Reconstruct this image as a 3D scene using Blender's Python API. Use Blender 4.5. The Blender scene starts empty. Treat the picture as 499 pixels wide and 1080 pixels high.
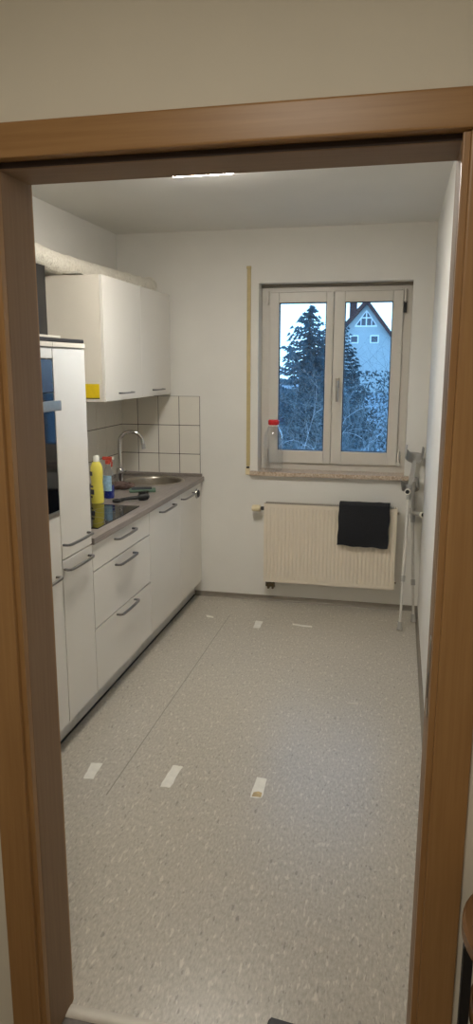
import bpy, bmesh, math, random
from mathutils import Vector, Matrix, noise as mnoise
PI = math.pi
rnd = random.Random(7)
SC = bpy.context.scene
COL = SC.collection

# ------------------------------------------------------------------ materials
def lin(c):
    return tuple(((v/255)/12.92 if v/255 <= .04045 else ((v/255+.055)/1.055)**2.4) for v in c)

def new_mat(name):
    m = bpy.data.materials.new(name); m.use_nodes = True
    nt = m.node_tree
    return m, nt, nt.nodes['Principled BSDF']

def coords(nt, scale=(1, 1, 1), rot=(0, 0, 0)):
    tc = nt.nodes.new('ShaderNodeTexCoord'); mp = nt.nodes.new('ShaderNodeMapping')
    mp.inputs['Scale'].default_value = scale; mp.inputs['Rotation'].default_value = rot
    nt.links.new(tc.outputs['Object'], mp.inputs['Vector'])
    return mp.outputs['Vector']

def tex_noise(nt, vec, scale, detail=3, rough=.5):
    n = nt.nodes.new('ShaderNodeTexNoise'); n.inputs['Scale'].default_value = scale
    n.inputs['Detail'].default_value = detail; n.inputs['Roughness'].default_value = rough
    nt.links.new(vec, n.inputs['Vector'])
    return n.outputs['Fac']

def ramp(nt, fac, stops):
    r = nt.nodes.new('ShaderNodeValToRGB')
    while len(r.color_ramp.elements) < len(stops): r.color_ramp.elements.new(.5)
    for e, (p, c) in zip(r.color_ramp.elements, stops):
        e.position = p; e.color = (*c, 1)
    nt.links.new(fac, r.inputs['Fac'])
    return r.outputs['Color']

def mixc(nt, fac, a, b):
    m = nt.nodes.new('ShaderNodeMix'); m.data_type = 'RGBA'
    for s, v in ((m.inputs[0], fac), (m.inputs[6], a), (m.inputs[7], b)):
        if hasattr(v, 'is_output'): nt.links.new(v, s)
        elif isinstance(v, (tuple, list)): s.default_value = (*v, 1)
        else: s.default_value = v
    return m.outputs[2]

def math_n(nt, op, a, b=None):
    m = nt.nodes.new('ShaderNodeMath'); m.operation = op
    for i, v in enumerate((a, b)):
        if v is None: continue
        if hasattr(v, 'is_output'): nt.links.new(v, m.inputs[i])
        else: m.inputs[i].default_value = v
    return m.outputs[0]

def bump(nt, bs, height, strength=.2, dist=.002):
    b = nt.nodes.new('ShaderNodeBump'); b.inputs['Strength'].default_value = strength
    b.inputs['Distance'].default_value = dist
    nt.links.new(height, b.inputs['Height']); nt.links.new(b.outputs['Normal'], bs.inputs['Normal'])

def plain(name, rgb, rough=.5, metal=0, var=.06, scale=20, bumps=0, spec=.5):
    """one colour with a little procedural unevenness"""
    m, nt, bs = new_mat(name)
    c = lin(rgb); v = coords(nt)
    f = tex_noise(nt, v, scale)
    col = ramp(nt, f, [(.3, tuple(x*(1-var) for x in c)), (.7, tuple(min(1, x*(1+var)) for x in c))])
    nt.links.new(col, bs.inputs['Base Color'])
    bs.inputs['Roughness'].default_value = rough; bs.inputs['Metallic'].default_value = metal
    bs.inputs['Specular IOR Level'].default_value = spec
    if bumps: bump(nt, bs, tex_noise(nt, v, 180, 2), bumps)
    return m

def wood(name, c1, c2, grain_axis, rough=.38):
    m, nt, bs = new_mat(name)
    s = [14, 14, 14]; s[grain_axis] = .55
    v = coords(nt, s)
    f = tex_noise(nt, v, 6, 6, .6)
    f2 = tex_noise(nt, coords(nt, [x*.25 for x in s]), 3, 2)
    col = ramp(nt, f, [(.25, lin(c1)), (.75, lin(c2))])
    col = mixc(nt, math_n(nt, 'MULTIPLY', f2, .35), col, lin(tuple(x*.82 for x in c1)))
    nt.links.new(col, bs.inputs['Base Color'])
    bs.inputs['Roughness'].default_value = rough
    bump(nt, bs, f, .08, .001)
    return m

M = {}
M['wall'] = plain('wall_paint', (226, 224, 218), .85, var=.02, scale=4, bumps=.08)
M['hall_wall'] = plain('hall_wall_paint', (222, 216, 202), .85, var=.02, scale=4, bumps=.08)
M['ceiling'] = plain('ceiling_paint', (224, 222, 216), .9, var=.015, scale=3)
M['white'] = plain('white_laminate', (226, 223, 216), .22, var=.012, scale=3)
M['carcass'] = plain('white_board', (222, 216, 204), .4, var=.02, scale=5)
M['handle'] = plain('grey_metal_handle', (128, 126, 124), .42, metal=.75)
M['chrome'] = plain('chrome', (205, 205, 205), .12, metal=1, var=.02)
M['steel'] = plain('brushed_steel', (170, 164, 154), .3, metal=1, var=.06, scale=60)
M['plinth'] = plain('grey_plinth', (196, 195, 192), .35)
M['rubber'] = plain('black_rubber', (22, 21, 21), .6)
M['baseboard'] = plain('grey_brown_skirting', (126, 118, 106), .5)
M['frame_white'] = plain('window_plastic', (208, 203, 194), .35, var=.015)
M['strap'] = plain('beige_plastic', (196, 178, 132), .5)
M['radiator'] = plain('radiator_enamel', (224, 214, 196), .35, var=.012)
M['grille'] = plain('radiator_grille', (150, 142, 128), .5)
M['brass'] = plain('worn_brass', (104, 90, 70), .4, metal=.7)
M['valve_white'] = plain('valve_cream', (228, 214, 178), .45)
M['grey_plastic'] = plain('grey_plastic', (164, 162, 157), .45)
M['grey_light'] = plain('pale_grey_metal', (206, 203, 196), .35, metal=.25)
M['hood'] = plain('black_hood_metal', (30, 28, 26), .5)
M['black'] = plain('black_plastic', (14, 14, 15), .5)
M['black_board'] = plain('dark_board', (40, 32, 26), .5)
M['oven_glass'] = plain('oven_glass', (10, 11, 16), .06)
M['oven_panel'] = plain('blue_oven_panel', (42, 50, 74), .2)
M['hob'] = plain('hob_glass', (9, 9, 10), .05)
M['zone_grey'] = plain('hob_zone_print', (58, 58, 60), .3)
M['yellow'] = plain('yellow_plastic', (226, 214, 92), .35, var=.02)
M['sticker'] = plain('yellow_sticker', (226, 196, 22), .5, var=.05, scale=40)
M['cap_white'] = plain('white_cap', (236, 234, 222), .4)
M['red'] = plain('red_plastic', (190, 34, 40), .35)
M['trigger_red'] = plain('trigger_red', (172, 62, 44), .4)
M['label_dark'] = plain('dark_label', (46, 44, 60), .4)
M['label_blue'] = plain('pale_blue_label', (150, 186, 214), .4, var=.2, scale=60)
M['blue'] = plain('blue_liquid', (26, 40, 130), .15)
M['green'] = plain('green_sponge', (92, 116, 98), .9, var=.15, scale=80, bumps=.5)
M['scourer'] = plain('dark_scourer', (46, 54, 58), .9, var=.3, scale=90, bumps=.6)
M['mesh_cloth'] = plain('brown_mesh_cloth', (96, 78, 72), .85, var=.4, scale=120, bumps=.7)
M['tape'] = plain('white_tape', (228, 226, 217), .5, var=.07, scale=30)
M['tape_faint'] = plain('worn_tape', (196, 190, 178), .5, var=.1, scale=60)
M['tape_glue'] = plain('yellowed_tape', (186, 164, 118), .5, var=.3, scale=25)
M['hall_floor'] = plain('hall_floor', (112, 104, 96), .5, var=.2, scale=60)
M['threshold'] = plain('threshold_metal', (196, 190, 178), .45, metal=.2)
M['duct'] = plain('crinkled_white_foil', (226, 221, 208), .4, var=.05, scale=60)
nt = M['duct'].node_tree; bump(nt, nt.nodes['Principled BSDF'], tex_noise(nt, coords(nt, (1, 2.2, 1)), 75, 2, .6), .9, .012)
M['rebate_shade'] = plain('rebate_shadow_brown', (46, 28, 16), .7)  # dark brown for the painted shadow under the door header
M['wood_v'] = wood('beech_vertical', (154, 114, 70), (176, 136, 88), 2)
M['wood_h'] = wood('beech_horizontal', (154, 114, 70), (176, 136, 88), 0)
M['lining_v'] = wood('beech_lining_vertical', (138, 110, 83), (153, 125, 96), 2, .6)
M['lining_h'] = wood('beech_lining_horizontal', (138, 110, 83), (153, 125, 96), 0, .6)
M['table_wood'] = wood('table_wood', (112, 78, 44), (140, 102, 62), 1)
M['tile'] = plain('glazed_tile', (228, 224, 214), .18, var=.015, scale=8)
M['grout'] = plain('dark_grout', (66, 60, 54), .9)
M['facade'] = plain('house_render', (176, 182, 180), .9, var=.05, scale=1)
M['roof'] = plain('roof_tiles', (78, 50, 46), .8, var=.15, scale=3)
M['house_glass'] = plain('house_window_glass', (60, 70, 84), .1)
M['house_trim'] = plain('house_window_trim', (238, 240, 242), .6)
M['snow'] = plain('frosted_ground', (130, 138, 138), .9, var=.25, scale=.8)
M['needles'] = plain('frosted_needles', (70, 96, 106), .9, var=.45, scale=5)
M['dark_needles'] = plain('dark_leaves', (46, 62, 66), .9, var=.4, scale=5)
M['bark'] = plain('bark', (74, 66, 60), .95, var=.3, scale=12)
M['twig'] = plain('frosted_twigs', (206, 210, 212), .9, var=.25, scale=5)
M['twig_dark'] = plain('bare_twigs', (118, 126, 126), .9, var=.3, scale=5)

# black terry towel
m, nt, bs = new_mat('black_terry'); v = coords(nt)
f = tex_noise(nt, v, 260, 2)
nt.links.new(ramp(nt, f, [(.3, lin((16, 18, 22))), (.75, lin((38, 40, 46)))]), bs.inputs['Base Color'])
bs.inputs['Roughness'].default_value = .95; bump(nt, bs, f, .6, .004); M['towel'] = m

# worktop: grey brown, streaked along its length
m, nt, bs = new_mat('worktop_laminate')
f = tex_noise(nt, coords(nt, (60, 3, 60)), 2, 5, .65)
nt.links.new(ramp(nt, f, [(.3, lin((116, 108, 102))), (.7, lin((150, 142, 137)))]), bs.inputs['Base Color'])
bs.inputs['Roughness'].default_value = .4; M['worktop'] = m

# stone sill
m, nt, bs = new_mat('sill_stone')
f = tex_noise(nt, coords(nt, (1, 1, 1)), 70, 5, .7)
nt.links.new(ramp(nt, f, [(.3, lin((128, 106, 84))), (.5, lin((186, 168, 148))), (.7, lin((214, 204, 190)))]), bs.inputs['Base Color'])
bs.inputs['Roughness'].default_value = .3; M['sill'] = m

# vinyl floor: warm grey, long light and dark flecks, one welded seam
m, nt, bs = new_mat('speckled_vinyl')
base = tex_noise(nt, coords(nt, (1, 1, 1)), 1.6, 3)
col = ramp(nt, base, [(.3, lin((162, 156, 144))), (.7, lin((174, 168, 156)))])
mid = tex_noise(nt, coords(nt, (120, 46, 1), (0, 0, .12)), 1, 3, .6)
col = mixc(nt, 1.0, col, mixc(nt, .5, col, ramp(nt, mid, [(.3, lin((150, 143, 130))), (.7, lin((204, 197, 184)))])))
lt = tex_noise(nt, coords(nt, (82, 24, 1), (0, 0, -.1)), 1, 2)
col = mixc(nt, ramp(nt, lt, [(.60, (0, 0, 0)), (.68, (.5, .5, .5))]), col, lin((218, 212, 198)))
dk = tex_noise(nt, coords(nt, (74, 26, 1.3), (0, 0, .15)), 1, 2)
col = mixc(nt, ramp(nt, dk, [(.64, (0, 0, 0)), (.71, (.55, .55, .55))]), col, lin((112, 106, 100)))
tc = nt.nodes.new('ShaderNodeTexCoord'); sx = nt.nodes.new('ShaderNodeSeparateXYZ')
nt.links.new(tc.outputs['Object'], sx.inputs[0])
near = math_n(nt, 'LESS_THAN', math_n(nt, 'ABSOLUTE', math_n(nt, 'ADD', sx.outputs[0], 1.09)), .0026)
iny = math_n(nt, 'MULTIPLY', math_n(nt, 'GREATER_THAN', sx.outputs[1], 2.45), math_n(nt, 'LESS_THAN', sx.outputs[1], 4.66))
col = mixc(nt, math_n(nt, 'MULTIPLY', near, math_n(nt, 'MULTIPLY', iny, .55)), col, lin((84, 76, 66)))
nt.links.new(col, bs.inputs['Base Color'])
bs.inputs['Roughness'].default_value = .33; bs.inputs['Specular IOR Level'].default_value = .6
bump(nt, bs, mid, .12, .001)
M['floor'] = m

def clear_mat(name, tint, lo, hi, rough=.03):
    """thin clear pane or plastic: see-through, with reflections growing at a slant"""
    m = bpy.data.materials.new(name); m.use_nodes = True; nt = m.node_tree
    nt.nodes.clear()
    out = nt.nodes.new('ShaderNodeOutputMaterial'); mix = nt.nodes.new('ShaderNodeMixShader')
    tr = nt.nodes.new('ShaderNodeBsdfTransparent'); gl = nt.nodes.new('ShaderNodeBsdfGlossy')
    tr.inputs['Color'].default_value = (*tint, 1); gl.inputs['Roughness'].default_value = rough
    lw = nt.nodes.new('ShaderNodeLayerWeight'); lw.inputs['Blend'].default_value = .5
    mr = nt.nodes.new('ShaderNodeMapRange'); mr.inputs['To Min'].default_value = lo; mr.inputs['To Max'].default_value = hi
    nt.links.new(lw.outputs['Facing'], mr.inputs['Value'])
    nt.links.new(mr.outputs['Result'], mix.inputs['Fac'])
    nt.links.new(tr.outputs[0], mix.inputs[1]); nt.links.new(gl.outputs[0], mix.inputs[2])
    nt.links.new(mix.outputs[0], out.inputs['Surface'])
    return m
M['pane'] = clear_mat('window_glass', (.96, .98, .98), .03, .6)
M['clear'] = clear_mat('clear_plastic', (.985, .99, .995), .05, .45, .12)

m, nt, bs = new_mat('lamp_diffuser')
bs.inputs['Emission Color'].default_value = (1, .94, .85, 1); bs.inputs['Emission Strength'].default_value = 97
M['lamp'] = m

# ------------------------------------------------------------------ mesh helpers
class MB:
    def __init__(s): s.v = []; s.f = []
    def add(s, vs, fs):
        b = len(s.v); s.v += [tuple(p) for p in vs]; s.f += [tuple(i+b for i in f) for f in fs]; return s
    def box(s, lo, hi, bev=0, seg=2, mat=None):
        bm = bmesh.new(); bmesh.ops.create_cube(bm, size=1)
        for v in bm.verts: v.co = Vector([lo[i]+(v.co[i]+.5)*(hi[i]-lo[i]) for i in range(3)])
        if bev: bmesh.ops.bevel(bm, geom=bm.edges[:], offset=bev, segments=seg, affect='EDGES', profile=.5)
        if mat: bmesh.ops.transform(bm, matrix=mat, verts=bm.verts)
        return s.bm(bm)
    def bm(s, bm):
        bm.verts.index_update()
        s.add([v.co for v in bm.verts], [[v.index for v in f.verts] for f in bm.faces]); bm.free(); return s
    def sweep(s, path, prof, side=None, closed_prof=True, scale=None):
        """profile (list of (a,b)) swept along path"""
        path = [Vector(p) for p in path]; n = len(prof); vs = []; fs = []
        ref = Vector(side) if side else None
        for i, p in enumerate(path):
            t = (path[min(i+1, len(path)-1)]-path[max(i-1, 0)]).normalized()
            if ref is None or abs(ref.dot(t)) > .99: ref = t.orthogonal().normalized()
            a = (ref - t*ref.dot(t)).normalized(); b = t.cross(a)
            if side is None: ref = a
            k = scale[i] if scale else 1
            vs += [p+a*(u*k)+b*(w*k) for u, w in prof]
        for i in range(len(path)-1):
            for j in range(n):
                j2 = (j+1) % n
                fs.append((i*n+j, i*n+j2, (i+1)*n+j2, (i+1)*n+j))
        fs.append(tuple(range(n))[::-1]); fs.append(tuple((len(path)-1)*n+j for j in range(n)))
        return s.add(vs, fs)
    def tube(s, path, r, n=12, scale=None):
        return s.sweep(path, [(r*math.cos(2*PI*k/n), r*math.sin(2*PI*k/n)) for k in range(n)], scale=scale)
    def lathe(s, prof, c=(0, 0, 0), n=28, sx=1, sy=1, mat=None, cap=True):
        vs = []; fs = []
        for r, z in prof:
            for k in range(n):
                a = 2*PI*k/n; p = Vector((r*math.cos(a)*sx, r*math.sin(a)*sy, z))
                vs.append((mat @ p if mat else p)+Vector(c))
        for i in range(len(prof)-1):
            for k in range(n):
                k2 = (k+1) % n; fs.append((i*n+k, i*n+k2, (i+1)*n+k2, (i+1)*n+k))
        if cap:
            fs.append(tuple(range(n))[::-1]); fs.append(tuple((len(prof)-1)*n+k for k in range(n)))
        return s.add(vs, fs)
    def prism(s, poly, axis, lo, hi):
        """outline in the two other axes, extruded along axis"""
        o = [i for i in range(3) if i != axis]; vs = []
        for d in (lo, hi):
            for a, b in poly:
                p = [0, 0, 0]; p[o[0]] = a; p[o[1]] = b; p[axis] = d; vs.append(p)
        n = len(poly)
        fs = [tuple(range(n)), tuple(range(n, 2*n))[::-1]]
        fs += [(j, n+j, n+(j+1) % n, (j+1) % n) for j in range(n)]
        return s.add(vs, fs)

BASE = {}
def obj(name, mb, mat, parent=None, base=None, smooth=40, fix=True):
    me = bpy.data.meshes.new(name)
    off = Vector(BASE[parent.name]) if parent else Vector(base or (0, 0, 0))
    me.from_pydata([Vector(p)-off for p in mb.v], [], mb.f)
    if fix:
        bm = bmesh.new(); bm.from_mesh(me); bmesh.ops.recalc_face_normals(bm, faces=bm.faces); bm.to_mesh(me); bm.free()
    if smooth:
        me.polygons.foreach_set('use_smooth', [True]*len(me.polygons))
        me.set_sharp_from_angle(angle=math.radians(smooth))
    me.materials.append(M[mat])
    wn = smooth and fix
    o = bpy.data.objects.new(name, me); COL.objects.link(o)
    if parent: o.parent = parent
    else: o.location = off
    if wn:
        w_ = o.modifiers.new('normals', 'WEIGHTED_NORMAL'); w_.keep_sharp = True
    BASE[o.name] = tuple(off)
    return o

def tag(o, label, cat, group=None):
    o['label'] = label; o['category'] = cat
    if group: o['group'] = group
    return o
def thing(name, label, cat, loc, group=None):
    o = bpy.data.objects.new(name, None); COL.objects.link(o); o.location = loc; o.empty_display_size = .1
    BASE[o.name] = tuple(loc)
    return tag(o, label, cat, group)
def struct(name, mb, mat, label=None, smooth=40):
    o = obj(name, mb, mat, smooth=smooth); o['kind'] = 'structure'
    if label: o['label'] = label
    return o
def plab(o, l): o['label'] = l; return o

# ------------------------------------------------------------------ room data (metres)
XL, XR, YB, ZC = -2.005, .188, 5.04, 2.612
XF = -1.386                      # cabinet front plane
DA, DB, DY0, DY1, DZ = -.799, .084, 1.371, 1.525, 2.09   # doorway
HXL, HXR, HYB, HZ = -1.55, 1.35, -1.5, 2.6                # hallway
T = .25

# floors
struct('floor', MB().box((XL-T, DY1-.02, -.08), (XR+T, YB+T, 0)), 'floor')
struct('floor_hallway', MB().box((HXL-.15, HYB-.15, -.08), (HXR+.15, DY1-.02, -.001)), 'hall_floor')
struct('ceiling', MB().box((XL-T, DY1, ZC), (XR+T, YB+T, ZC+.15)), 'ceiling')
struct('ceiling_hallway', MB().box((HXL-.15, HYB-.15, HZ), (HXR+.15, DY1, HZ+.15)), 'ceiling')
# walls of the kitchen
WX0, WX1, WZ0, WZ1 = -.977, .053, .935, 2.26
w = MB()
w.box((XL-T, YB, 0), (WX0, YB+T, ZC)); w.box((WX1, YB, 0), (XR+T, YB+T, ZC))
w.box((WX0, YB, 0), (WX1, YB+T, WZ0)); w.box((WX0, YB, WZ1), (WX1, YB+T, ZC))
struct('wall_back', w, 'wall')
struct('wall_left', MB().box((XL-T, DY1, 0), (XL, YB, ZC)), 'wall')
struct('wall_right', MB().box((XR, DY1, 0), (XR+T, YB, ZC)), 'wall')
# partition with the doorway (front face towards the hallway)
PA, PB, PZ = DA-.03, DB+.03, DZ+.03
pf, pb = DY0+.012, DY1-.008
w = MB()
w.box((HXL-.15, pf, 0), (PA, pb, ZC)); w.box((PB, pf, 0), (HXR+.15, pb, ZC)); w.box((PA, pf, PZ), (PB, pb, ZC))
w.box((XL-T, pf, 0), (HXL-.15, pb, ZC))
struct('wall_front', w, 'hall_wall')
struct('wall_hallway_left', MB().box((HXL-.15, HYB, 0), (HXL, pf, HZ)), 'hall_wall')
struct('wall_hallway_right', MB().box((HXR, HYB, 0), (HXR+.15, pf, HZ)), 'hall_wall')
struct('wall_hallway_back', MB().box((HXL-.15, HYB-.15, 0), (HXR+.15, HYB, HZ)), 'hall_wall')

# baseboards: coved vinyl skirting
def skirt(name, path):
    prof = [(0, 0), (.018, 0), (.010, .006), (.006, .014), (.005, .034), (0, .036)]
    mb = MB()
    (x0, y0), (x1, y1), nx, ny = path
    vs = []
    for (x, y) in ((x0, y0), (x1, y1)):
        for d, z in prof: vs.append((x+nx*d, y+ny*d, z))
    n = len(prof)
    fs = [(j, n+j, n+(j+1) % n, (j+1) % n) for j in range(n)]+[tuple(range(n)), tuple(range(n, 2*n))]
    mb.add(vs, fs); struct(name, mb, 'baseboard')
skirt('baseboard_back', ((-1.452, YB), (XR, YB), 0, -1))
skirt('baseboard_right', ((XR, DY1), (XR, YB), -1, 0))

# door frame
d1 = bpy.data.objects.new('door_1', None); COL.objects.link(d1); d1.location = ((DA+DB)/2, DY0, 0)
BASE['door_1'] = tuple(d1.location); d1['kind'] = 'structure'; d1['label'] = 'open doorway with a beech wood frame'
CW, ST = .078, .013
ca, cb, cz = DA-ST, DB+ST, DZ+ST
bev = .006
obj('casing', MB().box((ca-CW+.001, DY0, 0), (ca, DY0+.03, cz), bev), 'wood_v', d1)
obj('casing', MB().box((cb, DY0, 0), (cb+CW-.004, DY0+.03, cz), bev), 'wood_v', d1)
obj('header_casing', MB().box((ca-CW, DY0-.001, cz), (cb+CW, DY0+.03, cz+.066), bev), 'wood_h', d1)
y0 = DY0+.028
obj('rebate_shadow', MB().box((ca, y0, DZ+.002), (cb, y0+.012, cz)), 'rebate_shade', d1)  # dark strip put in as the shadow of the header rebate
obj('rebate_stop', MB().box((DA-.029, DY0+.012, 0), (DA-.001, y0+.006, cz), .003), 'wood_v', d1)
obj('rebate_stop', MB().box((DB+.001, DY0+.012, 0), (DB+.029, y0+.006, cz), .003), 'wood_v', d1)
obj('jamb_lining', MB().box((DA-.029, y0+.002, 0), (DA, DY1, DZ+.0), .002), 'lining_v', d1)
obj('jamb_lining', MB().box((DB, y0+.002, 0), (DB+.029, DY1, DZ), .002), 'lining_v', d1)
obj('head_lining', MB().box((DA-.029, y0+.002, DZ), (DB+.029, DY1, DZ+.029), .002), 'lining_h', d1)
obj('striker_plate', MB().box((DB-.0015, y0+.022, 1.0), (DB+.002, y0+.046, 1.17), .0008)
    .box((DB-.003, y0+.028, 1.04), (DB-.001, y0+.04, 1.09)), 'steel', d1)
obj('back_casing', MB().box((DA-.06, DY1-.008, 0), (DA-.0005, DY1+.008, DZ+.06), .003), 'wood_v', d1)
obj('back_casing', MB().box((DB+.0005, DY1-.008, 0), (DB+.06, DY1+.008, DZ+.06), .003), 'wood_v', d1)
th = MB().sweep([(DA, 1.497, 0), (DB, 1.497, 0)], [(-.021, 0), (-.017, .004), (0, .006), (.017, .004), (.021, 0)], side=(0, 1, 0))
obj('threshold_strip', th, 'threshold', d1)

# ------------------------------------------------------------------ window
w1 = bpy.data.objects.new('window_1', None); COL.objects.link(w1); w1.location = ((WX0+WX1)/2, YB+.15, WZ0)
BASE['window_1'] = tuple(w1.location); w1['kind'] = 'structure'; w1['label'] = 'two-sash cream window above the radiator'
def ring(mb, x0, x1, z0, z1, l, r, b, t, ya, yb, bev=.004):
    mb.box((x0, ya, z0), (x0+l, yb, z1), bev); mb.box((x1-r, ya, z0), (x1, yb, z1), bev)
    mb.box((x0+l-.001, ya, z0), (x1-r+.001, yb, z0+b), bev); mb.box((x0+l-.001, ya, z1-t), (x1-r+.001, yb, z1), bev)
    return mb
YW = YB+.119
obj('window_frame', ring(MB(), WX0, WX1, .965, 2.243, .07, .07, .065, .06, YW+.012, YW+.075), 'frame_white', w1)
obj('lintel_strip', MB().box((WX0, YW-.02, 2.243), (WX1, YW+.09, WZ1), .002), 'baseboard', w1)
def sash(x0, x1, g0, g1, handle):
    z0, z1, gz0, gz1 = 1.015, 2.208, 1.107, 2.136
    s = obj('window_sash', ring(MB(), x0, x1, z0, z1, g0-x0, x1-g1, gz0-z0, z1-gz1, YW-.008, YW+.055, .006), 'frame_white', w1)
    obj('glazing_gasket', ring(MB(), g0-.001, g1+.001, gz0-.001, gz1+.001, .006, .006, .006, .006, YW+.004, YW+.03, 0), 'rubber', s)
    p = MB().box((g0-.004, YW+.012, gz0-.004), (g1+.004, YW+.018, gz1+.004)); plab(obj('window_pane', p, 'pane', s), 'clear glass pane')
    if handle:
        hx = -.431; h = MB()
        h.box((hx-.014, YW-.02, 1.555), (hx+.014, YW-.006, 1.625), .004)
        h.tube([(hx, YW-.012, 1.595), (hx, YW-.045, 1.595), (hx+.001, YW-.056, 1.585), (hx+.001, YW-.058, 1.53), (hx+.001, YW-.056, 1.462)], .0095, 10)
        obj('window_handle', h, 'steel', s)
sash(-.919, -.471, -.852, -.523, False)
sash(-.469, -.004, -.395, -.074, True)
for x, z in ((-.932, 2.17), (-.932, 1.07), (.008, 2.17), (.008, 1.075)):
    obj('hinge', MB().tube([(x, YW-.004, z-.045), (x, YW-.004, z+.045)], .009, 10).box((x-.006, YW-.002, z-.03), (x+.006, YW+.014, z+.03)), 'frame_white', w1)
obj('hinge_cover', MB().box((-.004, YW-.012, 2.06), (.018, YW+.012, 2.135), .003), 'rubber', w1)
obj('corner_bearing', MB().lathe([(0, 0), (.016, 0), (.018, .006), (.014, .014), (0, .016)], (.006, YW-.004, 1.03), 14, mat=Matrix.Rotation(PI/2, 3, 'X')), 'grey_light', w1)
sm = MB().box((-1.027, 5.0, .936), (.086, YB-.002, .966), .004).box((WX0+.001, YB-.01, .936), (WX1-.001, YW+.02, .966), .003)
obj('window_sill', sm, 'sill', w1)
obj('outer_sill', MB().box((WX0-.03, YW+.085, .99), (WX1+.03, YB+.32, 1.005)), 'house_trim', w1)

# roller shutter strap on the left of the window
t = thing('shutter_strap', 'beige vertical shutter strap channel on the wall left of the window', 'shutter strap', (-1.045, YB, .936))
obj('guide_rail', MB().box((-1.057, YB-.013, 1.0), (-1.050, YB, 2.36), .001).box((-1.038, YB-.013, 1.0), (-1.031, YB, 2.36), .001).box((-1.052, YB-.006, 1.0), (-1.036, YB, 2.36)), 'strap', t)
obj('strap_band', MB().box((-1.0495, YB-.009, .985), (-1.0385, YB-.006, 2.352)), 'strap', t)
obj('end_cap', MB().box((-1.060, YB-.02, 2.352), (-1.029, YB, 2.372), .003), 'strap', t)
obj('wall_bracket', MB().box((-1.062, YB-.018, .938), (-1.030, YB, .985), .003), 'valve_white', t)
plab(obj('strap_clip', MB().box((-1.055, YB-.022, .984), (-1.034, YB-.002, .996), .002), 'rubber', t), 'small black clip')

# ------------------------------------------------------------------ radiator
rx0, rx1, rz0, rz1, ry = -.908, .018, .172, .742, 4.945
t = thing('radiator', 'cream panel radiator with vertical ribs under the window', 'radiator', ((rx0+rx1)/2, 5.0, rz0))
xs = []; nrib = 33; pw = (rx1-rx0-.03)/nrib
xs.append((rx0, 0)); xs.append((rx0+.012, 0))
for k in range(nrib):
    a = rx0+.015+k*pw
    xs += [(a+.08*pw, 0), (a+.34*pw, 1), (a+.60*pw, 1), (a+.86*pw, 0)]
xs += [(rx1-.012, 0), (rx1, 0)]
zs = [(rz0, 0), (rz0+.022, 0), (rz0+.045, 1), (rz1-.045, 1), (rz1-.022, 0), (rz1, 0)]
vs = [(x, ry+.006*d*e, z) for z, e in zs for x, d in xs]; n = len(xs)
fs = [(i*n+j, i*n+j+1, (i+1)*n+j+1, (i+1)*n+j) for i in range(len(zs)-1) for j in range(n-1)]
pm = MB().add(vs, fs); pm.box((rx0, ry+.012, rz0), (rx1, ry+.018, rz1)); pm.box((rx0, ry, rz1-.001), (rx1, ry+.018, rz1+.003)); pm.box((rx0, ry, rz0-.003), (rx1, ry+.018, rz0+.001))
obj('front_panel', pm, 'radiator', t, smooth=20, fix=False)
obj('rear_panel', MB().box((rx0+.004, ry+.05, rz0+.004), (rx1-.004, ry+.062, rz1-.004), .003), 'radiator', t)
obj('side_cover', MB().box((rx0-.002, ry+.004, rz0+.01), (rx0+.003, ry+.064, rz1+.004), .001), 'radiator', t)
obj('side_cover', MB().box((rx1-.003, ry+.004, rz0+.01), (rx1+.002, ry+.064, rz1+.004), .001), 'radiator', t)
g = MB().box((rx0+.004, ry+.008, rz1-.004), (rx1-.004, ry+.062, rz1+.002))
for k in range(60):
    x = rx0+.012+k*(rx1-rx0-.024)/59; g.box((x-.003, ry+.01, rz1+.002), (x+.003, ry+.06, rz1+.010))
obj('top_grille', g, 'grille', t)
for x in (rx0+.12, rx1-.12): obj('wall_bracket', MB().box((x-.015, ry+.06, rz0+.1), (x+.015, YB, rz1-.11), .002), 'radiator', t)
Rx = Matrix.Rotation(PI/2, 3, 'Y')
vx = rx0-.03
v = MB().lathe([(0, 0), (.012, 0), (.014, .012), (.014, .03)], (rx0-.03, ry+.03, .705), 16, mat=Rx)
vv = obj('valve', v, 'rubber', t)
obj('valve_knob', MB().lathe([(0, 0), (.017, 0), (.022, .006), (.024, .03), (.023, .058), (.017, .064)], (rx0-.094, ry+.03, .705), 18, mat=Rx), 'valve_white', vv)
f = MB().box((rx0+.012, ry+.012, .128), (rx0+.078, ry+.05, .17), .008)
f.tube([(rx0+.03, ry+.03, .14), (rx0+.03, ry+.035, .115), (rx0+.03, YB, .112)], .009, 10).tube([(rx0+.062, ry+.03, .14), (rx0+.062, ry+.035, .115), (rx0+.062, YB, .112)], .009, 10)
f.lathe([(0, 0), (.012, 0), (.012, .014), (0, .016)], (rx0+.03, ry+.012, .15), 12, mat=Matrix.Rotation(PI/2, 3, 'X')).lathe([(0, 0), (.012, 0), (.012, .014), (0, .016)], (rx0+.062, ry+.012, .15), 12, mat=Matrix.Rotation(PI/2, 3, 'X'))
obj('pipe_fitting', f, 'brass', t)
for z in (rz1-.03, rz0+.04):
    obj('vent_plug', MB().lathe([(0, 0), (.008, 0), (.008, .012), (.004, .014)], (rx1, ry+.03, z), 10, mat=Rx), 'grille', t)

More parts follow.
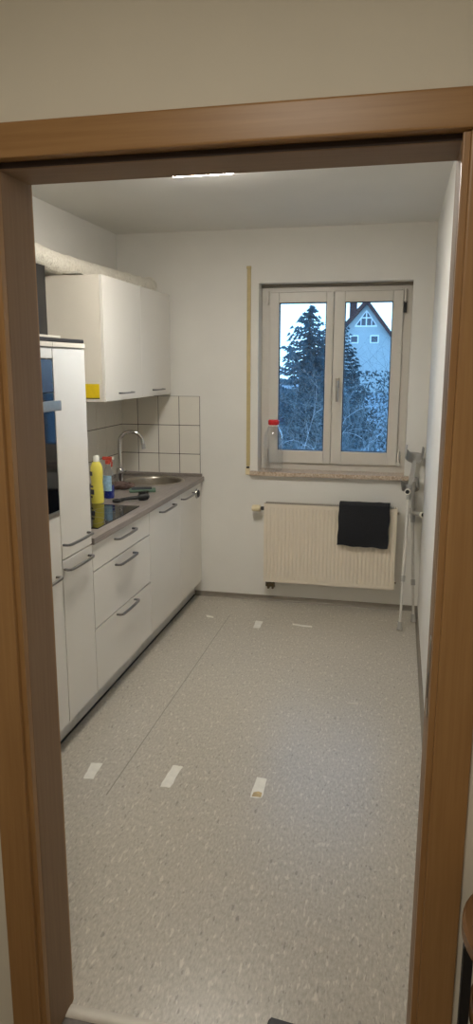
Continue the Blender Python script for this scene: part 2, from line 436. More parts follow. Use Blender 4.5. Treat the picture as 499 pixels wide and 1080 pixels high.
# towel folded over the radiator
def towel():
    path = []
    zt = rz1+.030
    for k in range(17): path.append((ry-.025-.004*math.sin(k/16*PI), .480+(zt-.49)*k/16))
    for k in range(1, 8):
        a = PI-k*PI/8; path.append((ry+.0325+.0485*math.cos(a), zt-.010+.010*math.sin(a)))
    for k in range(8): path.append((ry+.081, zt-.012-.015*k))
    nx = 22; x0, x1 = -.376, -.030; vs = []; fs = []
    for i, (y, z) in enumerate(path):
        for j in range(nx+1):
            u = j/nx; x = x0+(x1-x0)*u
            nz = mnoise.noise(Vector((x*9, z*9, i*.05)))
            edge = 1-min(1, min(u, 1-u)*9)
            xo = .006*mnoise.noise(Vector((z*14, u*3, 2)))
            dz = .008*mnoise.noise(Vector((u*5, 7, 1))) if i < 3 else 0
            if 16 < i < 25: dz += .006*max(0, mnoise.noise(Vector((u*7, 3, 4))))
            tilt = -.010*u*(1-i/16) if i < 17 else 0
            vs.append((x+xo-(.006*(1-i/16) if i < 17 else 0), y-.006*nz*(1 if i < 17 else .2)+.004*edge, z+dz+tilt))
    for i in range(len(path)-1):
        for j in range(nx): fs.append((i*(nx+1)+j, i*(nx+1)+j+1, (i+1)*(nx+1)+j+1, (i+1)*(nx+1)+j))
    o = obj('towel', MB().add(vs, fs), 'towel', base=(-.2, ry, .48), smooth=80)
    so = o.modifiers.new('thick', 'SOLIDIFY'); so.thickness = .014; so.offset = 0
    be = o.modifiers.new('round', 'BEVEL'); be.width = .004; be.segments = 2; be.limit_method = 'ANGLE'
    ss = o.modifiers.new('sub', 'SUBSURF'); ss.levels = 1; ss.render_levels = 1
    tag(o, 'black towel folded over the right half of the radiator', 'towel')
towel()

# ------------------------------------------------------------------ bottle on the sill
bz = .966; bc = (-.866, 5.062, bz)
t = thing('water_bottle', 'large clear plastic bottle with a red cap on the window sill', 'bottle', bc)
prof = [(0, .004), (.045, 0), (.062, .006), (.068, .02)]
for k in range(12):
    z = .03+k*.0165; prof += [(.0695, z), (.067, z+.008)]
prof += [(.069, .235), (.066, .255), (.054, .285), (.042, .308), (.034, .322), (.033, .332)]
obj('body', MB().lathe(prof, bc, 36, cap=False), 'clear', t, smooth=60)
cp = MB(); n = 36
cp.lathe([(0, .330), (.036, .330), (.0375, .335), (.0375, .360), (.034, .366), (0, .367)], bc, 36)
for k in range(18):
    a = 2*PI*k/18; cp.box((bc[0]+.0375*math.cos(a)-.002, bc[1]+.0375*math.sin(a)-.002, bz+.336), (bc[0]+.0375*math.cos(a)+.002, bc[1]+.0375*math.sin(a)+.002, bz+.358))
obj('cap', cp, 'red', t)
obj('neck_ring', MB().lathe([(.034, .320), (.038, .321), (.038, .326), (.034, .327)], bc, 30, cap=False), 'cap_white', t)

# ------------------------------------------------------------------ kitchen units
def handle(mb, y0, y1, z, x, out=.032, w=.006):
    """bow handle: a flat bar standing off the front on two bent ends"""
    pts = [(x, y0+.004, z), (x+out*.6, y0+.004, z), (x+out*.9, y0+.010, z), (x+out, y0+.022, z)]
    L = y1-y0
    pts += [(x+out+.003*math.sin(PI*k/8), y0+.022+(L-.044)*k/8, z) for k in range(1, 8)]
    pts += [(x+out, y1-.022, z), (x+out*.9, y1-.010, z), (x+out*.6, y1-.004, z), (x, y1-.004, z)]
    prof = [(-.0045, -w), (.0045, -w), (.0045, w), (-.0045, w)]
    return mb.sweep(pts, prof[::1], side=(0, 0, 1))
def front(mb, y0, y1, z0, z1, x=XF, th=.019, gap=.0016):
    return mb.box((x-th, y0+gap, z0+gap), (x, y1-gap, z1-gap), .0016)
def carcass(y0, y1, z0, z1, xf=XF-.0205):
    mb = MB(); p = .016; x0 = XL+.002; e = .0004
    mb.box((x0, y0+e, z0), (xf, y0+p, z1)); mb.box((x0, y1-p, z0), (xf, y1-e, z1))
    mb.box((x0, y0+p, z0), (xf, y1-p, z0+p)); mb.box((x0, y0+p, z1-p), (xf, y1-p, z1)); mb.box((x0, y0+p, z0+p), (x0+.006, y1-p, z1-p))
    return mb
ZB, ZT, ZW = .132, .878, .91
def feet(t, y0, y1):
    for x in (-1.53, -1.94):
        for y in (y0+.05, y1-.05):
            obj('foot', MB().lathe([(.022, 0), (.024, .008), (.014, .014), (.014, ZB-.012), (.03, ZB-.004), (.03, ZB)], (x, y, 0), 14), 'black', t)

# tall oven housing
yo0, yo1 = 2.15, 2.752
t = thing('oven_cabinet', 'tall white cabinet holding the oven, half hidden by the door frame', 'cabinet', (-1.7, (yo0+yo1)/2, 0))
obj('body', carcass(yo0, yo1, ZB, 1.782), 'carcass', t)
d = obj('door', front(MB(), yo0, yo1, ZB, 1.085), 'white', t)
obj('handle', handle(MB(), 2.205, 2.697, .829, XF), 'handle', d)
obj('top_panel', front(MB(), yo0, yo1, 1.735, 1.778), 'white', t)
obj('crown_strip', MB().box((XL+.002, yo0, 1.782), (XF+.004, yo1, 1.802), .002), 'carcass', t)
feet(t, yo0, yo1)
# oven
t = thing('oven', 'built-in oven with blue-grey panel, silver handle and black glass door', 'oven', (-1.7, (yo0+yo1)/2, 1.09))
obj('body', MB().box((-1.95, yo0+.018, 1.102), (XF-.024, yo1-.018, 1.733), .003), 'black', t)
obj('control_panel', MB().box((XF-.0195, yo0+.004, 1.600), (XF+.003, yo1-.008, 1.733), .003), 'oven_panel', t)
obj('display_strip', MB().box((XF-.0195, yo0+.004, 1.548), (XF+.001, yo1-.008, 1.598), .002), 'oven_glass', t)
dd = obj('door', MB().box((XF-.0195, yo0+.004, 1.108), (XF+.004, yo1-.008, 1.546), .003), 'oven_glass', t)
hb = MB().box((XF+.030, yo0+.04, 1.528), (XF+.042, yo1-.02, 1.570), .004)
for y in (yo0+.09, yo1-.07): hb.box((XF+.002, y-.01, 1.534), (XF+.034, y+.01, 1.545), .002)
obj('handle', hb, 'steel', dd)
obj('bottom_trim', MB().box((XF-.0195, yo0+.004, 1.088), (XF+.004, yo1-.006, 1.107), .002), 'steel', t)
# narrow larder
yl0, yl1 = 2.754, 3.064
t = thing('larder_cabinet', 'tall narrow white larder cabinet at the near end of the worktop', 'cabinet', (-1.7, (yl0+yl1)/2, 0))
obj('body', carcass(yl0, yl1, ZB, 1.782), 'carcass', t)
d = obj('door', front(MB(), yl0, yl1, .884, 1.778), 'white', t); obj('handle', handle(MB(), 2.765, 3.022, .950, XF), 'handle', d)
d = obj('door', front(MB(), yl0, yl1, ZB, .881), 'white', t); obj('handle', handle(MB(), 2.765, 3.022, .840, XF), 'handle', d)
obj('crown_strip', MB().box((XL+.002, yl0, 1.782), (XF+.004, yl1, 1.802), .002), 'carcass', t)
feet(t, yl0, yl1)
o = obj('board', MB().box((XL+.01, 2.17, 1.803), (XF+.002, 3.058, 1.819), .003), 'black_board', base=(-1.7, 2.6, 1.803))
tag(o, 'dark flat board lying on top of the tall cabinets', 'board')
o = obj('panel', MB().box((XL+.01, 2.17, 1.8195), (XF-.012, 2.86, 1.829), .002), 'carcass', base=(-1.7, 2.5, 1.8195))
tag(o, 'thin white panel lying on the dark board over the oven', 'panel')

# drawer unit
yd0, yd1 = 3.066, 3.866
t = thing('drawer_cabinet', 'wide white base cabinet with three drawers under the hob', 'cabinet', (-1.7, (yd0+yd1)/2, 0))
obj('body', carcass(yd0, yd1, ZB, ZT-.001), 'carcass', t)
for z0, z1, zh in ((.744, .874, .842), (.457, .741, .706), (ZB, .454, .438)):
    d = obj('drawer', front(MB(), yd0, yd1, z0, z1), 'white', t); obj('handle', handle(MB(), 3.335, 3.597, zh, XF), 'handle', d)
feet(t, yd0, yd1)
# sink base
ys0, ys1 = 3.868, 4.468
t = thing('sink_cabinet', 'white base cabinet with one door between the drawers and the end unit', 'cabinet', (-1.7, (ys0+ys1)/2, 0))
obj('body', carcass(ys0, ys1, ZB, ZT-.2), 'carcass', t)
d = obj('door', front(MB(), ys0, ys1, ZB, .874), 'white', t); obj('handle', handle(MB(), 4.045, 4.315, .840, XF), 'handle', d)
feet(t, ys0, ys1)
# end unit
ye0, ye1 = 4.470, 4.985
t = thing('end_cabinet', 'white base cabinet at the back wall with a round hook on its door', 'cabinet', (-1.7, (ye0+ye1)/2, 0))
obj('body', carcass(ye0, ye1, ZB, ZT-.2), 'carcass', t)
d = obj('door', front(MB(), ye0, ye1, ZB, .874), 'white', t); obj('handle', handle(MB(), 4.492, 4.765, .838, XF), 'handle', d)
obj('filler_strip', MB().box((XF-.04, ye1+.001, ZB), (XF-.012, YB-.002, .874), .002), 'white', t)
hk = obj('towel_hook', MB().lathe([(.034, 0), (.036, .003), (.034, .010), (.028, .014)], (XF, 4.868, .812), 24, mat=Rx), 'chrome', d)
obj('hook_grip', MB().lathe([(.028, .0142), (.022, .020), (.010, .018), (.004, .012)], (XF, 4.868, .812), 20, mat=Rx), 'rubber', d)
feet(t, ye0, ye1)

# plinth strip
t = thing('plinth_strip', 'long grey plinth strip along the floor under the white cabinets', 'plinth', (-1.46, 3.6, 0))
obj('panel', MB().box((-1.470, yo0, .010), (-1.453, YB-.012, ZB-.002), .001), 'plinth', t)
plab(obj('sealing_lip', MB().box((-1.468, yo0, .001), (-1.448, YB-.02, .010), .001), 'rubber', t), 'black sealing lip')

# worktop
sinkc, sr = (-1.665, 4.765), .195
bm = bmesh.new()
t = thing('worktop', 'grey-brown kitchen worktop over the base cabinets', 'worktop', (-1.69, 4.05, ZT))
def slab_with_hole(x0, x1, y0, y1, z0, z1, c, rx, ry_, n=40):
    """worktop slab with an oval cut-out for the sink"""
    out = []; hole = []
    for k in range(n):
        a = 2*PI*k/n; ca_, sa = math.cos(a), math.sin(a)
        hole.append((c[0]+rx*ca_, c[1]+ry_*sa))
        s = min(((x1-c[0])/ca_ if ca_ > 1e-9 else (x0-c[0])/ca_ if ca_ < -1e-9 else 1e9), ((y1-c[1])/sa if sa > 1e-9 else (ys-c[1])/sa if sa < -1e-9 else 1e9))
        out.append((c[0]+s*ca_, c[1]+s*sa))
    return hole, out
ys = 4.45; x0, x1, y1 = XL+.001, -1.377, YB-.002
hole, out = slab_with_hole(x0, x1, ys, y1, 0, 0, sinkc, sr, sr+.015)
mb = MB(); mb.box((x0, 3.067, ZT), (x1, ys, ZW), .0)
n = len(hole); vs = [(x, y, z) for z in (ZT, ZW) for ringp in (hole, out) for x, y in ringp]
fs = []
for k in range(n):
    k2 = (k+1) % n
    fs += [(2*n+k, 3*n+k, 3*n+k2, 2*n+k2), (k, k2, n+k2, n+k), (n+k, n+k2, 3*n+k2, 3*n+k), (k, 2*n+k, 2*n+k2, k2)]
mb.add(vs, fs)
for cx, cy in ((x0, y1), (x1, y1), (x0, ys), (x1, ys)):       # square corners beyond the radial ring
    q = sorted(out, key=lambda p: (p[0]-cx)**2+(p[1]-cy)**2)[:4]
    px = [p for p in out if abs(p[0]-cx) < 1e-6]; py = [p for p in out if abs(p[1]-cy) < 1e-6]
    if px and py:
        a = min(px, key=lambda p: abs(p[1]-cy)); b = min(py, key=lambda p: abs(p[0]-cx))
        mb.prism([a, (cx, cy), b], 2, ZT, ZW)
obj('slab', mb, 'worktop', t, smooth=0)
obj('edge_band', MB().box((x1-.001, 3.067, ZT), (x1+.003, y1, ZW), .002), 'worktop', t)
obj('upstand', MB().box((x0, YB-.022, ZW), (x1-.01, YB-.002, ZW+.022), .004).box((x0, 3.067, ZW), (x0+.02, YB-.022, ZW+.022), .004), 'worktop', t)

# wall tiles with dark joints
def tiles(name, axis, u0, us, zlines, face, dirn):
    g = MB(); tl = MB()
    a, b = min(us), max(us)
    if axis == 0: struct(name+'_grout', MB().box((a, YB-.004, zlines[0]), (b, YB+.01, zlines[-1])), 'grout')
    else: struct(name+'_grout', MB().box((XL-.01, a, zlines[0]), (XL+.004, b, zlines[-1])), 'grout')
    for i in range(len(us)-1):
        for j in range(len(zlines)-1):
            p0, p1 = us[i]+.0022, us[i+1]-.0022; z0, z1 = zlines[j]+.0022, zlines[j+1]-.0022
            if axis == 0: tl.box((p0, YB-.0075, z0), (p1, YB, z1), .0015, 1)
            else: tl.box((XL, p0, z0), (XL+.0075, p1, z1), .0015, 1)
    return struct(name, tl, 'tile')
zl = [.91, 1.073, 1.282, 1.491]
tiles('wall_tiles_back', 0, 0, [XL, -1.876, -1.717, -1.558, -1.402], zl, 0, 0)
ul = [YB-.157*k for k in range(13)][::-1]; ul = [u for u in ul if u > 3.05]
tiles('wall_tiles_left', 1, 0, ul+([] if abs(ul[-1]-YB) < 1e-6 else [YB]), zl, 0, 0)

# hob
t = thing('hob', 'black glass ceramic hob set into the worktop beside the tall cabinet', 'hob', (-1.69, 3.54, ZW))
obj('glass', MB().box((-1.94, 3.25, ZW+.0005), (-1.434, 3.842, ZW+.0065), .002), 'hob', t)
for x, y, r in ((-1.56, 3.68, .075), (-1.80, 3.68, .095), (-1.56, 3.40, .095), (-1.80, 3.40, .075)):
    obj('cooking_zone', MB().lathe([(r-.002, ZW+.0066), (r, ZW+.0068), (r+.002, ZW+.0066)], (x, y, 0), 40, cap=False), 'zone_grey', t)

# sink
t = thing('sink', 'round stainless steel sink set into the worktop by the back wall', 'sink', (sinkc[0], sinkc[1], ZW))
c3 = (sinkc[0], sinkc[1], ZW)
obj('bowl', MB().lathe([(.215, .0006), (.213, .004), (.198, .005), (.190, .001), (.184, -.012), (.176, -.10), (.165, -.135), (.14, -.15), (.04, -.156), (.035, -.154), (0.001, -.158)], c3, 48, sy=1.06, cap=False), 'steel', t, smooth=60)
obj('drain', MB().lathe([(.001, -.150), (.02, -.150), (.03, -.152), (.034, -.156)], c3, 24, cap=False), 'chrome', t)

# tap
fc = Vector((-1.845, 4.585, ZW+.0006))
t = thing('tap', 'tall chrome kitchen tap with a curved spout beside the sink', 'tap', fc)
obj('base', MB().lathe([(.032, 0), (.032, .005), (.026, .012), (.025, .06), (.028, .066), (.028, .098), (.022, .108), (.012, .110)], fc, 24), 'chrome', t)
dv = Vector((.86, .22, 0)).normalized(); pth = [fc+Vector((0, 0, .10)), fc+Vector((0, 0, .20)), fc+Vector((0, 0, .265))]
R_ = .079
for k in range(1, 15):
    a = PI-k*PI*1.0/14; pth.append(fc+dv*(R_+R_*math.cos(a))+Vector((0, 0, .285+R_*.92*math.sin(a))))
pth.append(fc+dv*(2*R_+.004)+Vector((0, 0, .262)))
obj('spout', MB().tube(pth, .0125, 14), 'chrome', t)
obj('nozzle', MB().tube([pth[-1]+Vector((0, 0, .012)), pth[-1]-Vector((-.002, 0, .022))], .0135, 14), 'grey_plastic', t)
lv = fc+Vector((0, 0, .08))
obj('lever', MB().tube([lv+Vector((.01, -.014, 0)), lv+Vector((.03, -.03, .006)), lv+Vector((.07, -.055, .02))], .006, 10, [1.6, 1.1, .9]), 'chrome', t)

# yellow cleaner
yc = (-1.715, 3.895, ZW+.0008)
t = thing('cleaner_bottle', 'yellow cleaning bottle with white cap standing behind the hob', 'bottle', yc)
pr_ = [(0, 0), (.036, 0), (.041, .006), (.042, .05), (.040, .10), (.037, .125), (.040, .15), (.042, .185), (.039, .215), (.028, .238), (.018, .248), (.015, .252)]
obj('body', MB().lathe(pr_, yc, 32, sx=.92, sy=.75), 'yellow', t, smooth=60)
obj('cap', MB().lathe([(.018, .247), (.020, .250), (.019, .272), (.014, .280), (.006, .282)], yc, 24), 'cap_white', t)
lb = MB(); nn = 12
def wrap(mb, c, r, sx_, sy_, a0, a1, z0, z1, nn=12):
    vs = []
    for k in range(nn+1):
        a = a0+(a1-a0)*k/nn
        for z in (z0, z1): vs.append((c[0]+r*sx_*math.cos(a), c[1]+r*sy_*math.sin(a), c[2]+z))
    return mb.add(vs, [(2*k, 2*k+2, 2*k+3, 2*k+1) for k in range(nn)])
for a0, a1, z0, z1 in ((200, 262, .055, .085), (205, 255, .095, .108), (195, 250, .165, .190), (200, 245, .035, .045)):
    plab(obj('label_print', wrap(MB(), yc, .0438, .92, .75, math.radians(a0), math.radians(a1), z0, z1), 'label_dark', t), 'dark print on the yellow bottle')

# blue spray bottle
sc_ = (-1.708, 4.050, ZW+.0008)
t = thing('spray_bottle', 'clear spray bottle with blue liquid and red trigger behind the yellow bottle', 'bottle', sc_)
obj('body', MB().lathe([(.001, .001), (.032, 0), (.036, .006), (.036, .12), (.033, .15), (.022, .18), (.014, .20), (.013, .215)], sc_, 28, sy=.8, cap=False), 'clear', t, smooth=60)
obj('liquid', MB().lathe([(.001, .004), (.030, .004), (.034, .010), (.034, .085), (.001, .085)], sc_, 28, sy=.8), 'blue', t)
lb = wrap(MB(), sc_, .0365, 1, .8, math.radians(205), math.radians(320), .05, .145); plab(obj('label', lb, 'label_blue', t), 'pale blue label')
hd = MB().lathe([(.016, .212), (.016, .232), (.012, .236)], sc_, 20)
hd.box((sc_[0]-.034, sc_[1]-.009, ZW+.236), (sc_[0]+.03, sc_[1]+.009, ZW+.257), .006)
hh = obj('spray_head', hd, 'trigger_red', t)
obj('trigger', MB().sweep([(sc_[0]+.018, sc_[1], ZW+.238), (sc_[0]+.026, sc_[1], ZW+.222), (sc_[0]+.024, sc_[1], ZW+.196)], [(-.003, -.007), (.003, -.007), (.003, .007), (-.003, .007)], side=(1, 0, 0)), 'trigger_red', hh)
obj('nozzle', MB().box((sc_[0]+.03, sc_[1]-.009, ZW+.240), (sc_[0]+.042, sc_[1]+.009, ZW+.256), .003), 'cap_white', hh)

# sponge cloth, scouring net, black brush
def turn(c, a): return Matrix.Translation(c) @ Matrix.Rotation(a, 4, 'Z')
t = thing('sponge', 'flat green sponge with a dark scouring side, in front of the sink', 'sponge', (-1.595, 4.335, ZW))
mt = turn((-1.595, 4.335, ZW), .35)
obj('foam', MB().box((-.085, -.05, .0005), (.085, .05, .016), .006, mat=mt), 'green', t)
obj('scouring_pad', MB().box((-.07, -.025, .0162), (.06, .046, .022), .003, mat=mt), 'scourer', t)
bm = bmesh.new(); bmesh.ops.create_icosphere(bm, subdivisions=4, radius=1)
for v in bm.verts:
    nn_ = mnoise.fractal(v.co*2.6, .6, 2, 4); k = 1+.28*nn_
    v.co = Vector((v.co.x*.085*k, v.co.y*.06*k, max(-.0185, v.co.z*.026*k)))+Vector((-1.765, 4.405, ZW+.020))
o = obj('scouring_cloth', MB().bm(bm), 'mesh_cloth', base=(-1.765, 4.405, ZW), smooth=80); tag(o, 'crumpled brown scouring cloth beside the foot of the tap', 'cloth')
t = thing('dish_brush', 'black dish brush lying on the worktop at the corner of the hob', 'brush', (-1.53, 3.97, ZW))
p0, p1 = Vector((-1.592, 3.935, ZW+.0185)), Vector((-1.462, 4.035, ZW+.0258))
ax = (p1-p0).normalized(); sd = Vector((-ax.y, ax.x, 0))
obj('head', MB().tube([p1-ax*.055, p1-ax*.045, p1-ax*.02, p1+ax*.005, p1+ax*.018], .0238, 16, [.4, .85, 1, .9, .4]), 'black', t, smooth=60)
br = MB()
for k in range(60):
    a = rnd.uniform(-.045, .012); s_ = rnd.uniform(-.014, .014); q = p1+ax*a+sd*s_
    br.tube([q+Vector((0, 0, .012)), q+Vector((rnd.uniform(-.004, .004), rnd.uniform(-.004, .004), .034))], .0012, 4)
obj('bristles', br, 'black', t)
obj('shaft', MB().tube([p0-Vector((0, 0, .004)), p0+ax*.03+sd*.004, p0+ax*.07+sd*.006, p1-ax*.05], .0115, 12, [1.0, .8, .9, 1.1]), 'black', t)
lp = [p0-ax*.002+ax*(-.016+.018*math.cos(a_))+sd*(.018*math.sin(a_))-Vector((0, 0, .004)) for a_ in [2*PI*k/18 for k in range(19)]]
obj('hanging_loop', MB().tube(lp, .0095, 10), 'black', t)

# upper cabinets
ux, uz0, uz1, uy0 = -1.603, 1.5065, 2.191, 3.806
for i, (a, b) in enumerate(((uy0, uy0+.592), (uy0+.592, uy0+1.186))):
    t = thing('wall_cabinet', ('white wall cabinet above the spray bottle, with a yellow sticker on its side', 'white wall cabinet nearest the back wall, above the sink')[i], 'cabinet', (-1.8, (a+b)/2, uz0), 'white wall cabinets')
    obj('body', carcass(a, b, uz0+.001, uz1, ux-.0205), 'carcass', t)
    d = obj('door', front(MB(), a, b, uz0, uz1, x=ux), 'white', t)
    ym = (a+b)/2
    obj('handle', handle(MB(), ym-.10, ym+.10, uz0+.042, ux, .026, .005), 'handle', d)
    if i == 0:
        s = obj('sticker', MB().box((-1.745, uy0-.0008, 1.528), (-1.640, uy0+.0002, 1.606)), 'sticker', t); plab(s, 'yellow sticker with a dark lower edge')
        obj('sticker_edge', MB().box((-1.745, uy0-.0010, 1.523), (-1.640, uy0+.0002, 1.5285)), 'black_board', s)

# extractor hood and its hose
t = thing('extractor_hood', 'black extractor hood on the left wall behind the tall cabinet', 'extractor hood', (-1.9, 3.45, 1.72))
obj('chimney', MB().box((XL+.001, 3.30, 1.76), (-1.818, 3.575, 2.212), .003), 'hood', t)
hm = MB(); a = [(XL+.001, 3.14, 1.70), (-1.70, 3.14, 1.70), (-1.70, 3.56, 1.70), (XL+.001, 3.56, 1.70)]
b = [(XL+.001, 3.28, 1.77), (-1.80, 3.28, 1.77), (-1.80, 3.575, 1.77), (XL+.001, 3.575, 1.77)]
c = [(x, y, 1.675) for x, y, z in a]
hm.add(c+a+b, [(0, 1, 2, 3), (8, 9, 10, 11)]+[(k, (k+1) % 4, 4+(k+1) % 4, 4+k) for k in range(4)]+[(4+k, 4+(k+1) % 4, 8+(k+1) % 4, 8+k) for k in range(4)])
obj('canopy', hm, 'hood', t, smooth=0)
t = thing('exhaust_hose', 'crinkled white exhaust hose running over the wall cabinets to the back wall', 'hose', (-1.88, 4.3, 2.2))
P0 = [Vector(p) for p in ((-1.91, 3.33, 2.279), (-1.905, 3.50, 2.279), (-1.895, 3.62, 2.274), (-1.88, 3.80, 2.257), (-1.865, 4.2, 2.257), (-1.835, 4.6, 2.254), (-1.80, 4.9, 2.252), (-1.775, YB-.002, 2.252))]
pts = []
for i in range(len(P0)-1):
    nseg = max(2, int((P0[i+1]-P0[i]).length/.005))
    for k in range(nseg): pts.append(P0[i].lerp(P0[i+1], k/nseg))
pts.append(P0[-1])
sc = []
for i, p in enumerate(pts):
    sc.append((1 if i % 2 else .94)*(1+.03*mnoise.noise(Vector((p.y*9, 1, 0)))))
hs = MB().tube(pts, .058, 22, sc)
hs.v = [tuple(Vector(v)+Vector((.004*mnoise.noise(Vector(v)*22), 0, .005*mnoise.noise(Vector(v)*17+Vector((5, 0, 0)))))) for v in hs.v]
obj('hose', hs, 'duct', t, smooth=25)
obj('wall_collar', MB().lathe([(.060, 0), (.068, .002), (.068, .012), (.060, .014)], (-1.775, YB-.001, 2.252), 26, mat=Matrix.Rotation(PI/2, 3, 'X'), cap=False), 'duct', t)
fl = MB(); nx = 8
vs = []; 
for i in range(nx+1):
    for j in range(5):
        u, w_ = i/nx, j/4
        vs.append((-1.845+.10*w_, 3.835+.30*u, 2.1965+.035*(1-w_)*math.sin(PI*u)+.010*mnoise.noise(Vector((u*5, w_*4, 0)))*(w_ > 0)+.008))
fl.add(vs, [(i*5+j, i*5+j+1, (i+1)*5+j+1, (i+1)*5+j) for i in range(nx) for j in range(4)])
fo = obj('loose_wrapping', fl, 'duct', t, smooth=30); so = fo.modifiers.new('thick', 'SOLIDIFY'); so.thickness = .002

# ceiling lamp
lx, ly = -.93, 3.285
t = thing('ceiling_lamp', 'flat square white ceiling lamp in the kitchen', 'lamp', (lx, ly, ZC))
h = .145
obj('housing', MB().box((lx-h-.008, ly-h-.008, ZC-.030), (lx+h+.008, ly+h+.008, ZC), .004), 'cap_white', t)
plab(obj('diffuser', MB().box((lx-h, ly-h, ZC-.050), (lx+h, ly+h, ZC-.0305), .006), 'lamp', t), 'glowing diffuser')

# ------------------------------------------------------------------ crutches
def crutch(label, foot, top, grip_dir, cuff_c, cuff_open, right):
    foot, top, cuff_c = Vector(foot), Vector(top), Vector(cuff_c)
    t = thing('crutch', label, 'crutch', foot, 'crutches in the corner')
    ax = (top-foot).normalized(); mid = foot.lerp(top, .36)
    obj('rubber_foot', MB().tube([foot+ax*.002, foot+ax*.012, foot+ax*.03, foot+ax*.055], .0165, 16, [1.15, 1.12, .9, .8]), 'grey_plastic', t)
    obj('lower_tube', MB().tube([foot+ax*.05, mid+ax*.05], .0088, 12), 'grey_light', t)
    obj('upper_tube', MB().tube([mid, top], .0112, 14), 'grey_light', t)
    obj('height_clip', MB().tube([mid-ax*.012, mid+ax*.028], .0145, 14), 'grey_plastic', t)
    gd = Vector(grip_dir).normalized(); g0 = top+ax*.02
    obj('grip', MB().tube([g0-gd*.02, g0+gd*.02, g0+gd*.05, g0+gd*.09, g0+gd*.112], .016, 16, [1.0, 1.0, .95, 1.05, .9]), 'grey_plastic', t)
    plab(obj('grip_rim', MB().tube([g0+gd*.104, g0+gd*.118], .0205, 18), 'cap_white', t), 'pale rim of the grip')
    plab(obj('grip_end', MB().tube([g0+gd*.112, g0+gd*.120], .0135, 16), 'rubber', t), 'black grip end')
    obj('hub', MB().tube([top-ax*.05, top+ax*.05], .019, 14, [.75, 1.1]), 'grey_plastic', t)
    op = Vector(cuff_open).normalized(); up = (cuff_c-g0).normalized()
    rt = Vector(right); rt = (rt-up*rt.dot(up)).normalized(); op = (op-up*op.dot(up)).normalized()
    bk = cuff_c-op*.054
    obj('cuff_stem', MB().sweep([top+ax*.03, g0.lerp(bk, .5)-op*.012, bk-up*.02], [(-.014, -.005), (.014, -.005), (.014, .005), (-.014, .005)], side=tuple(rt)), 'grey_plastic', t)
    vs = []; na, nh = 18, 6
    for i in range(na+1):
        a = -2.15+4.3*i/na; e = abs(a)/2.15
        for j in range(nh+1):
            v_ = j/nh; r = .056*(1+.06*v_)
            hh_ = (-.042+.06*e**1.5)*(1-v_)+(.036+.085*max(0, e-.35)-.06*max(0, e-.92))*v_
            vs.append(cuff_c+rt*(r*math.sin(a))-op*(r*math.cos(a))+up*hh_)
    fs = [(i*(nh+1)+j, i*(nh+1)+j+1, (i+1)*(nh+1)+j+1, (i+1)*(nh+1)+j) for i in range(na) for j in range(nh)]
    c = obj('cuff', MB().add(vs, fs), 'grey_plastic', t, smooth=60)
    so = c.modifiers.new('thick', 'SOLIDIFY'); so.thickness = .004; so.offset = 0
    return t
crutch('grey crutch nearer the radiator, its grip end facing the camera', (.066, 4.615, 0), (.088, 4.935, .868), (-.1, -1, .03), (.110, 4.95, 1.100), (-.12, -1, .55), (1, 0, 0))
crutch('grey crutch nearer the right wall, with a lower grip and a black grip end', (.158, 4.79, 0), (.122, 4.992, .70), (.55, -.8, .04), (.098, 4.985, .885), (-.3, -1, .4), (1, .1, 0))

# ------------------------------------------------------------------ tape marks on the floor
def patch(name, label, pts, mat='tape', th=.0012):
    cx = sum(p[0] for p in pts)/len(pts); cy = sum(p[1] for p in pts)/len(pts)
    out = []
    for i in range(len(pts)):                 # slightly ragged outline
        a, b = Vector((*pts[i], 0)), Vector((*pts[(i+1) % len(pts)], 0))
        for k in range(5):
            q = a.lerp(b, k/5); out.append((q.x+rnd.uniform(-.0025, .0025), q.y+rnd.uniform(-.0025, .0025)))
    o = obj(name, MB().prism(out, 2, .0002, th), mat, base=(cx, cy, 0), smooth=0)
    return tag(o, label, 'tape', 'tape patches on the floor')
patch('tape_patch', 'white tape patch on the floor closest to the cabinet plinth', [(-1.247, 2.66), (-1.197, 2.668), (-1.188, 2.545), (-1.233, 2.54)])
patch('tape_patch', 'long white tape patch just right of the floor seam', [(-.893, 2.722), (-.848, 2.722), (-.852, 2.557), (-.897, 2.553)])
yt = patch('tape_patch', 'yellowed tape patch with a brown stain in the middle of the floor', [(-.518, 2.715), (-.472, 2.706), (-.470, 2.568), (-.517, 2.562)])
st = obj('stain', MB().prism([(-.512, 2.571), (-.474, 2.573), (-.476, 2.604), (-.492, 2.611), (-.510, 2.600)], 2, .0013, .0016), 'tape_glue', yt, smooth=0); plab(st, 'brown glue stain')
patch('tape_patch', 'short upright tape patch below the left end of the radiator', [(-.890, 4.585), (-.842, 4.578), (-.838, 4.450), (-.882, 4.440)])
patch('tape_patch', 'tiny white scrap of tape near the far end of the cabinets', [(-1.254, 4.619), (-1.20, 4.60), (-1.185, 4.568), (-1.235, 4.578)])
patch('tape_patch', 'thin crosswise tape strip below the middle of the radiator', [(-.640, 4.582), (-.505, 4.562), (-.501, 4.535), (-.635, 4.552)])
patch('tape_patch', 'faint scrap of tape in the bare floor right of the middle', [(-.200, 3.492), (-.140, 3.508), (-.138, 3.485), (-.196, 3.474)], 'tape_faint')

